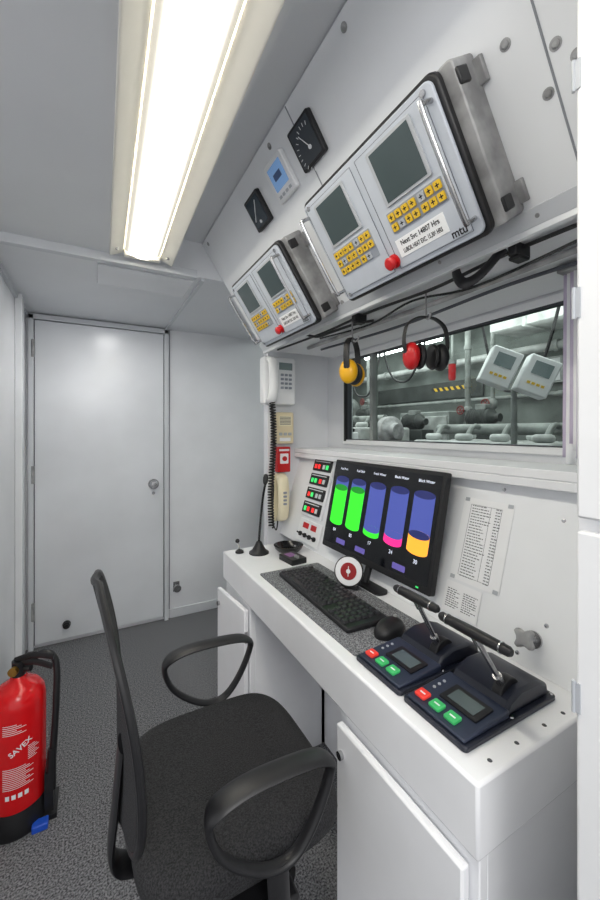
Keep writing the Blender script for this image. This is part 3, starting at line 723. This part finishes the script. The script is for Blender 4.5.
for i in range(5):
    a_ = 2*PI*i/5+PI; cx_, cy_ = RS*math.cos(a_), RS*math.sin(a_); t_ = V((-math.sin(a_), math.cos(a_), 0))
    b = nb()
    for sg in (-1, 1): cyl(b, V((cx_, cy_, .027))+t_*sg*.010, V((cx_, cy_, .027))+t_*sg*.024, .027)
    cyl(b, (cx_, cy_, .03), (cx_, cy_, .08), .008); cyl(b, V((cx_, cy_, .027))-t_*.012, V((cx_, cy_, .027))+t_*.012, .006); obj('caster', b, BLK, ch)

# ------------------------------------------------------------------ fire extinguisher
fe = thing('fire_extinguisher', 'red fire extinguisher standing on the carpet by the left wall', 'fire extinguisher', T(-.208, 1.525, 0) @ Matrix.Scale(.87, 4))
b = nb(); lathe(b, [(0, .05), (.06, .05), (.082, .062), (.086, .08), (.086, .44), (.080, .475), (.06, .50), (.032, .515), (.024, .53), (0, .53)], 36); obj('cylinder', b, REDP, fe)
b = nb(); lathe(b, [(.075, 0), (.098, 0), (.102, .01), (.092, .06), (.0875, .085), (.0865, .085), (.0865, .055), (.075, .05)], 36)
box(b, .084, .112, -.05, .03, .0, .16); box(b, .06, .125, -.07, .05, 0, .018); obj('base_stand', b, BLK, fe)
b = nb(); box(b, .05, .10, -.105, -.07, 0, .025); obj('foot', b, BLUEP, fe, bev=.004)
b = nb(); cyl(b, (0, 0, .525), (0, 0, .585), .022); cyl(b, (0, 0, .55), (.04, -.02, .555), .011); obj('valve', b, BLK, fe)
b = nb(); tube(b, smooth([(-.01, 0, .575), (.05, -.03, .58), (.11, -.065, .565)], 5), .012, 10, rb=.005, bino=(0, 0, 1)); tube(b, smooth([(-.01, 0, .585), (.05, -.03, .605), (.115, -.065, .60)], 5), .012, 10, rb=.005, bino=(0, 0, 1)); obj('squeeze_handle', b, BLK, fe)
b = nb(); cyl(b, (-.01, -.022, .56), (-.015, -.035, .56), .016); obj('pressure_dial', b, BRASS, fe)
b = nb(); tube(b, smooth([(.02, .01, .555), (.075, .015, .585), (.116, .0, .55), (.12, -.02, .42), (.112, -.03, .26), (.106, -.035, .16)], 8), .012, 12)
cyl(b, (.107, -.034, .24), (.102, -.036, .09), .014, .018); obj('hose', b, BLK, fe)
def wrap(z0, z1, a0, a1, r, m_, name):
    b = nb(); n = 16; A = []; B = []
    for i in range(n+1):
        a_ = a0+(a1-a0)*i/n; A.append(b.verts.new((r*math.cos(a_), r*math.sin(a_), z0))); B.append(b.verts.new((r*math.cos(a_), r*math.sin(a_), z1)))
    for i in range(n): b.faces.new((A[i], A[i+1], B[i+1], B[i]))
    return obj(name, b, m_, fe)
def wraptext(s, size, z, ac, slope, r=.0868, bold=0):
    me = textmesh(s, size, WHITE, bold=bold)
    cs, sn = math.cos(slope), math.sin(slope)
    for v in me.vertices:
        x_, y_ = v.co.x*cs-v.co.y*sn, v.co.x*sn+v.co.y*cs
        a_ = ac+x_/r; v.co = (r*math.cos(a_), r*math.sin(a_), z+y_)
    o = bpy.data.objects.new('lettering', me); COL.objects.link(o); o.parent = fe
a0 = -1.40
wraptext('SAVEX', .026, .312, a0+.02, .55, bold=.0004)
for i in range(6): wrap(.398-i*.0065, .400-i*.0065, a0-.6, a0-.1+.16*(i % 3), .0866, WHITE, 'label_line')
for i in range(8): wrap(.305-i*.0065, .307-i*.0065, a0+.28, a0+.55+.08*(i % 3), .0866, WHITE, 'label_line')
for i in range(12): wrap(.245-i*.0065, .247-i*.0065, a0-.6, a0+.2+.14*(i % 3), .0866, WHITE, 'label_line')
for i in range(4): wrap(.138, .154, a0-.5+.22*i, a0-.36+.22*i, .0866, WHITE, 'label_patch')

# ------------------------------------------------------------------ engine room beyond the window
XE = 3.7
b = nb(); box(b, 1.16, XE+.1, -1.0, 6.2, -.05, 0); struct('floor', b, ERD)
b = nb(); box(b, XE, XE+.1, -1.0, 6.2, 0, 2.6); struct('wall_engine_room', b, ERW)
b = nb(); box(b, 1.16, XE, 6.0, 6.1, 0, 2.6); struct('wall_engine_room', b, ERW)
b = nb(); box(b, 1.16, XE, -1.0, -.9, 0, 2.6); struct('wall_engine_room', b, ERW)
b = nb(); box(b, 1.16, XE, -1.0, 6.2, 2.5, 2.6); struct('ceiling', b, ERCEIL)
for i in range(7):
    b = nb(); box(b, 1.17, XE, .2+i*.85, .26+i*.85, 2.36, 2.5); struct('trim_%d' % (8+i), b, ERC)
def engine(x, y, label, hgt):
    t = thing('engine', label, 'engine', T(x, y, 0), 'engines beyond the window')
    b = nb(); box(b, -.35, .35, -.7, .7, .1, hgt-.3); box(b, -.28, .28, -.72, .72, .0, .1); obj('block', b, ERD, t, bev=.03)
    for i in range(5):
        for sx in (-.2, .2):
            b = nb(); box(b, sx-.11, sx+.11, -.66+i*.27, -.44+i*.27, hgt-.3, hgt-.1); cyl(b, (sx, -.55+i*.27, hgt-.1), (sx, -.55+i*.27, hgt-.05), .06); obj('cylinder_head', b, ERP, t, bev=.02)
    b = nb(); cyl(b, (0, -.65, hgt-.02), (0, .65, hgt-.02), .04)
    for i in range(5): tube(b, smooth([(-.2, -.55+i*.27, hgt-.12), (-.1, -.55+i*.27, hgt), (0, -.55+i*.27, hgt-.02)], 4), .018, 8)
    obj('exhaust_manifold', b, ERC, t)
    b = nb(); lathe(b, [(0, 0), (.08, 0), (.14, .03), (.14, .10), (.08, .14), (.07, .18), (0, .18)], 24, 0, T(-.05, -.70, hgt-.14) @ Matrix.Rotation(PI/2, 4, 'X')); obj('turbocharger', b, STEEL, t)
    for i in range(3):
        b = nb(); cyl(b, (-.36, -.4+i*.3, .75), (-.36, -.4+i*.3, 1.05), .05); obj('oil_filter', b, WHITE, t)
engine(2.5, 1.55, 'grey engine block beyond the window, low on the right side of the view', 1.28)
engine(2.45, 3.45, 'grey engine block beyond the window, farther away on the left side of the view', 1.38)
pipes = (((1.7, -.9, 2.2), (1.7, 6.0, 2.2), .040, 'thick lagged pipe high beyond the window, nearest the glass'), ((2.3, -.9, 2.28), (2.3, 6.0, 2.28), .030, 'thinner lagged pipe running high in the engine room'),
 ((3.58, -.9, 2.0), (3.58, 6.0, 2.0), .040, 'thick pipe along the far engine room wall'), ((3.64, -.9, 1.58), (3.64, 6.0, 1.58), .022, 'thin pipe low along the far engine room wall'),
 ((3.3, 2.55, 0), (3.3, 2.55, 2.36), .028, 'upright pipe standing in the engine room, nearer the beacon'), ((3.2, 3.98, 0), (3.2, 3.98, 2.36), .028, 'upright pipe standing at the left of the engine room'),
 ((3.3, 2.28, 0), (3.3, 2.28, 2.36), .018, 'slim upright pipe at the right of the engine room'),
 ((2.1, -.9, 2.06), (2.1, 6.0, 2.06), .014, 'slim pipe running at middle height beyond the window'))
for p0, p1, r, lab in pipes:
    b = nb(); cyl(b, p0, p1, r)
    for k_ in range(6):
        q = V(p0).lerp(V(p1), .08+.16*k_); d_ = (V(p1)-V(p0)).normalized()*.02; cyl(b, q-d_, q+d_, r*1.3)
    tag(obj('pipe', b, ERP if r > .035 else ERC), lab, 'pipe')
for i, (x, y) in enumerate(((1.95, 1.35), (2.9, 3.1))):
    t = thing('engine_room_light', ('tube light on the engine room ceiling nearer the window', 'tube light on the engine room ceiling farther away')[i], 'light', T(x, y, 2.14))
    b = nb(); box(b, -.08, .08, -.6, .6, 0, .05); box(b, -.02, .02, -.4, -.36, .05, .22); box(b, -.02, .02, .36, .4, .05, .22); obj('housing', b, ERP, t, bev=.005)
    b = nb(); cyl(b, (0, -.57, -.02), (0, .57, -.02), .02); obj('tube', b, EMW, t)
t = thing('reflection_boxes', 'added twin white boxes standing in for the display unit reflected in the window', 'cabinet', T(2.02, 1.25, 0) @ Matrix.Rotation(math.radians(-42), 4, 'Z'))  # added boxes beyond the glass, imitating the display unit's reflection in it
b = nb(); cyl(b, (0, .06, 0), (0, .06, 1.48), .016); cyl(b, (0, .06, 0), (0, .06, .02), .08); obj('added_post', b, ERC, t)
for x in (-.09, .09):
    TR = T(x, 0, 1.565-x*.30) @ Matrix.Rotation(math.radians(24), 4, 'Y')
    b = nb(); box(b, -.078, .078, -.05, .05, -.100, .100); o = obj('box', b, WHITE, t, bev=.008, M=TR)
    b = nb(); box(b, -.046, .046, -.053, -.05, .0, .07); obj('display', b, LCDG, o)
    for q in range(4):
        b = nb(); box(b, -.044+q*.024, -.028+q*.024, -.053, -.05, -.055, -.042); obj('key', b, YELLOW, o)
t = thing('alarm_beacon', 'small red alarm beacon hanging in the engine room', 'beacon', T(3.0, 2.49, 1.78))
b = nb(); cyl(b, (0, 0, .10), (0, 0, .14), .04); cyl(b, (0, 0, .14), (0, 0, .72), .01); obj('beacon_mount', b, ERC, t)
b = nb(); lathe(b, [(0, -.06), (.025, -.055), (.034, -.03), (.034, .10), (0, .10)], 20); obj('lens', b, RED, t)
hb = thing('hazard_board', 'dark board with yellow hazard stripes on the engine room wall', 'sign', T(XE-.03, 2.85, 1.72))
b = nb(); box(b, 0, .02, -.2, 1.5, -.10, .10); obj('board', b, ERD, hb, bev=.003)
b = nb()
for i in range(12):
    y = i*.04; vs = [b.verts.new(p_) for p_ in ((-.002, y, 0), (-.002, y+.04, 0), (-.002, y+.07, .04), (-.002, y+.03, .04))]
    b.faces.new(vs).material_index = i % 2
obj('stripes', b, [YELLOW, BLK], hb)
t = thing('switch_cabinet', 'grey switch cabinet standing against the far engine room wall', 'cabinet', T(3.40, 3.05, 0))
b = nb(); box(b, -.2, .2, -.35, .35, 0, 1.45); obj('body', b, ERC, t, bev=.01)
for y in (-.17, .17):
    b = nb(); box(b, -.215, -.2, y-.16, y+.16, .1, 1.40); d = obj('door', b, ERP, t, bev=.004)
    b = nb(); cyl(b, (-.23, y+.1, .9), (-.23, y+.1, 1.05), .012); cyl(b, (-.215, y+.1, .975), (-.23, y+.1, .975), .008); obj('handle', b, BLK, d)
t = thing('air_receiver', 'pale horizontal air tank at the left of the engine room', 'tank', T(3.1, 4.8, 1.5))
b = nb(); lathe(b, [(0, -.62), (.12, -.6), (.2, -.52), (.22, -.45), (.22, .45), (.2, .52), (.12, .6), (0, .62)], 28, 0, Matrix.Rotation(PI/2, 4, 'X')); obj('vessel', b, ERC, t)
for y in (-.3, .3):
    b = nb(); box(b, -.15, .15, y-.03, y+.03, -1.5, -.12); obj('leg', b, ERD, t)
t = thing('workbench', 'pale workbench with vice low beyond the window', 'workbench', T(1.55, 2.75, 0))
b = nb(); box(b, -.25, .25, -.6, .6, 1.10, 1.14); obj('bench_top', b, ERP, t, bev=.004)
for x in (-.22, .22):
    for y in (-.56, .56):
        b = nb(); box(b, x-.02, x+.02, y-.02, y+.02, 0, 1.10); obj('leg', b, ERC, t)
b = nb(); cbox(b, 0, -.3, 1.19, .14, .1, .1); cbox(b, -.09, -.3, 1.20, .03, .12, .1); cyl(b, (-.2, -.3, 1.18), (.05, -.3, 1.18), .014); obj('vice', b, STEEL, t, bev=.006)
for (x, y, z, lab) in ((3.3, 2.55, 1.45, 'dull red wheel valve on the upright pipe near the beacon'), (3.2, 3.98, 1.62, 'dull red wheel valve on the upright pipe at the left'), (3.3, 2.28, 1.5, 'dull red wheel valve on the slim upright pipe at the right')):
    t = thing('pipe_valve', lab, 'valve', T(x, y, z))
    b = nb(); ball(b, (0, 0, 0), .045, .045, .055); cyl(b, (0, 0, 0), (-.11, 0, 0), .012); obj('valve_body', b, ERC, t)
    b = nb(); tube(b, [(-.11, .04*math.cos(2*PI*i/20), .04*math.sin(2*PI*i/20)) for i in range(20)], .006, 8, closed=True)
    for i in range(3):
        a_ = PI*i/3; cyl(b, (-.11, .04*math.cos(a_), .04*math.sin(a_)), (-.11, -.04*math.cos(a_), -.04*math.sin(a_)), .004, n=8)
    obj('handwheel', b, ERR, t)
t = thing('cable_tray', 'dark cable tray hanging with bundled cables beyond the window', 'cable tray', T(2.62, 2.6, 2.12))
b = nb(); box(b, -.15, .15, -3.0, 3.0, 0, .01); box(b, -.15, -.14, -3.0, 3.0, 0, .05); box(b, .14, .15, -3.0, 3.0, 0, .05)
for y in (-2, -1, 0.1, 1, 2):
    box(b, -.15, -.14, y-.01, y+.01, .05, .38); box(b, .14, .15, y-.01, y+.01, .05, .38)
obj('tray', b, ERC, t)
for i in range(5):
    b = nb(); tube(b, smooth([(-.10+i*.05, -3+y*.6, .022+.006*random.random()) for y in range(11)], 3), .016, 6); obj('tray_cable', b, BLK if i % 2 else ERD, t)
t = thing('air_duct', 'square grey ventilation duct high at the right of the engine room', 'duct', T(3.2, .9, 2.22))
b = nb(); box(b, -.2, .2, -1.6, 1.2, -.13, .13)
for y in (-1.2, -.5, .2, .9): box(b, -.215, .215, y-.015, y+.015, -.145, .14)
obj('duct_body', b, ERP, t, bev=.004)
for i in range(4):
    t = thing('oil_drum', 'dark oil drum standing in a row by the far engine room wall', 'drum', T(3.35, .6+.42*i, 0), 'oil drums beyond the window')
    b = nb(); lathe(b, [(0, 0), (.18, 0), (.19, .02), (.18, .05), (.18, .38), (.19, .40), (.18, .42), (.18, .82), (.19, .85), (.18, .88), (.17, .87), (0, .87)], 24); obj('drum_body', b, ERD, t)
    b = nb(); cyl(b, (.1, 0, .87), (.1, 0, .90), .03); obj('bung', b, STEEL, t)
for i, y in enumerate((1.35, 1.65, 1.95)):
    t = thing('breaker_box', 'pale breaker box in a row on the far engine room wall', 'electrical box', T(XE-.001, y, 1.62), 'breaker boxes on the engine room wall')
    b = nb(); box(b, -.05, 0, -.10, .10, .06, .30); obj('case', b, ERP, t, bev=.005)
    b = nb(); box(b, -.056, -.05, -.08, .08, .08, .28); d = obj('cover', b, WHITE, t, bev=.002)
    b = nb(); cyl(b, (-.056, 0, .13), (-.07, 0, .13), .014); obj('switch', b, ERR, d)
for i, (y, z) in enumerate(((2.1, 1.36), (2.9, 1.34), (3.7, 1.44))):
    t = thing('pump_motor', ('electric pump motor low at the right of the engine room', 'electric pump motor low in the middle of the engine room', 'electric pump motor at the left of the engine room')[i], 'pump', T(2.98, y+.05, 0))
    b = nb(); box(b, -.09, .09, -.18, .18, 0, z-.08); obj('plinth', b, ERD, t, bev=.01)
    b = nb(); lathe(b, [(0, -.14), (.06, -.14), (.08, -.12), (.08, .08), (.06, .10), (.035, .13), (.035, .16), (0, .16)], 24, 0, T(0, 0, z) @ Matrix.Rotation(PI/2, 4, 'X'))
    for q in range(8): lathe(b, [(.08, -.11+q*.022), (.086, -.108+q*.022), (.086, -.102+q*.022), (.08, -.10+q*.022)], 24, 0, T(0, 0, z) @ Matrix.Rotation(PI/2, 4, 'X'))
    obj('motor', b, ERD, t)
    b = nb(); box(b, -.04, .04, -.05, .05, z+.065, z+.12); obj('terminal_box', b, ERC, t, bev=.006)
for i, (y, z0, lab) in enumerate(((1.75, 1.55, 'black hose drooping from the engine room ceiling at the right'), (2.95, 1.75, 'black hose drooping from the engine room ceiling in the middle'), (3.6, 1.65, 'black hose drooping from the engine room ceiling at the left'))):
    b = nb(); tube(b, smooth([(2.80, y-.35, 2.50), (2.81, y-.3, 2.1), (2.80, y-.15, z0+.06), (2.81, y, z0), (2.80, y+.15, z0+.08), (2.81, y+.28, 2.1), (2.80, y+.32, 2.50)], 6), .011, 8)
    tag(obj('hose', b, BLK), lab, 'hose')
for i, (y, m_) in enumerate(((2.22, WHITE), (2.62, YELM), (2.78, BLUEP), (2.98, WHITE), (3.16, ERR))):
    t = thing('plastic_jug', ('white jug on the workbench, nearest the window right side', 'yellow jug on the workbench beside the vice', 'blue jug on the workbench', 'white jug on the workbench left of the blue jug', 'dull red jug at the left end of the workbench')[i], 'jug', T(1.62, y, 1.1405))
    b = nb(); prism(b, rrect(.10, .07, .015), 0, .10); obj('jug_body', b, m_, t, bev=.008)
    b = nb(); cyl(b, (.02, 0, .10), (.02, 0, .125), .015); obj('cap', b, BLK, t)
    b = nb(); tube(b, smooth([(-.04, 0, .095), (-.035, 0, .125), (-.005, 0, .125), (.0, 0, .098)], 5), .006, 8); obj('handle', b, m_, t)

# ------------------------------------------------------------------ lights
def area(name, loc, rot, sx, sy, e, col=(1, 1, 1)):
    l = bpy.data.lights.new(name, 'AREA'); l.shape = 'RECTANGLE'; l.size = sx; l.size_y = sy; l.energy = e; l.color = col
    o = bpy.data.objects.new(name, l); COL.objects.link(o); o.location = loc; o.rotation_euler = rot; return o
area('room fill', (-.0, -.7, 1.9), (math.radians(25), 0, 0), .6, 1.0, 29, (1, .99, .975))  # added fill light behind the camera, brightens the whole room
area('engine room lamp', (2.6, 2.6, 2.3), (0, 0, 0), 1.6, 4.0, 62, (.97, 1, .985))
area('engine room ceiling fill', (2.4, 2.6, 1.95), (PI, 0, 0), 1.2, 4.0, 36, (.97, 1, .985))  # unseen area light added to brighten the engine room ceiling from below
area('door fill light', (.1, 2.15, 1.90), (0, 0, 0), .12, .30, 2.4, (1, .99, .97))  # added light without a fitting, brightens the door and its highlight
wd = bpy.data.worlds.new('world'); S.world = wd; wd.use_nodes = True
wd.node_tree.nodes['Background'].inputs[0].default_value = (.975, .985, 1, 1); wd.node_tree.nodes['Background'].inputs[1].default_value = .98
S.view_settings.view_transform = 'Standard'
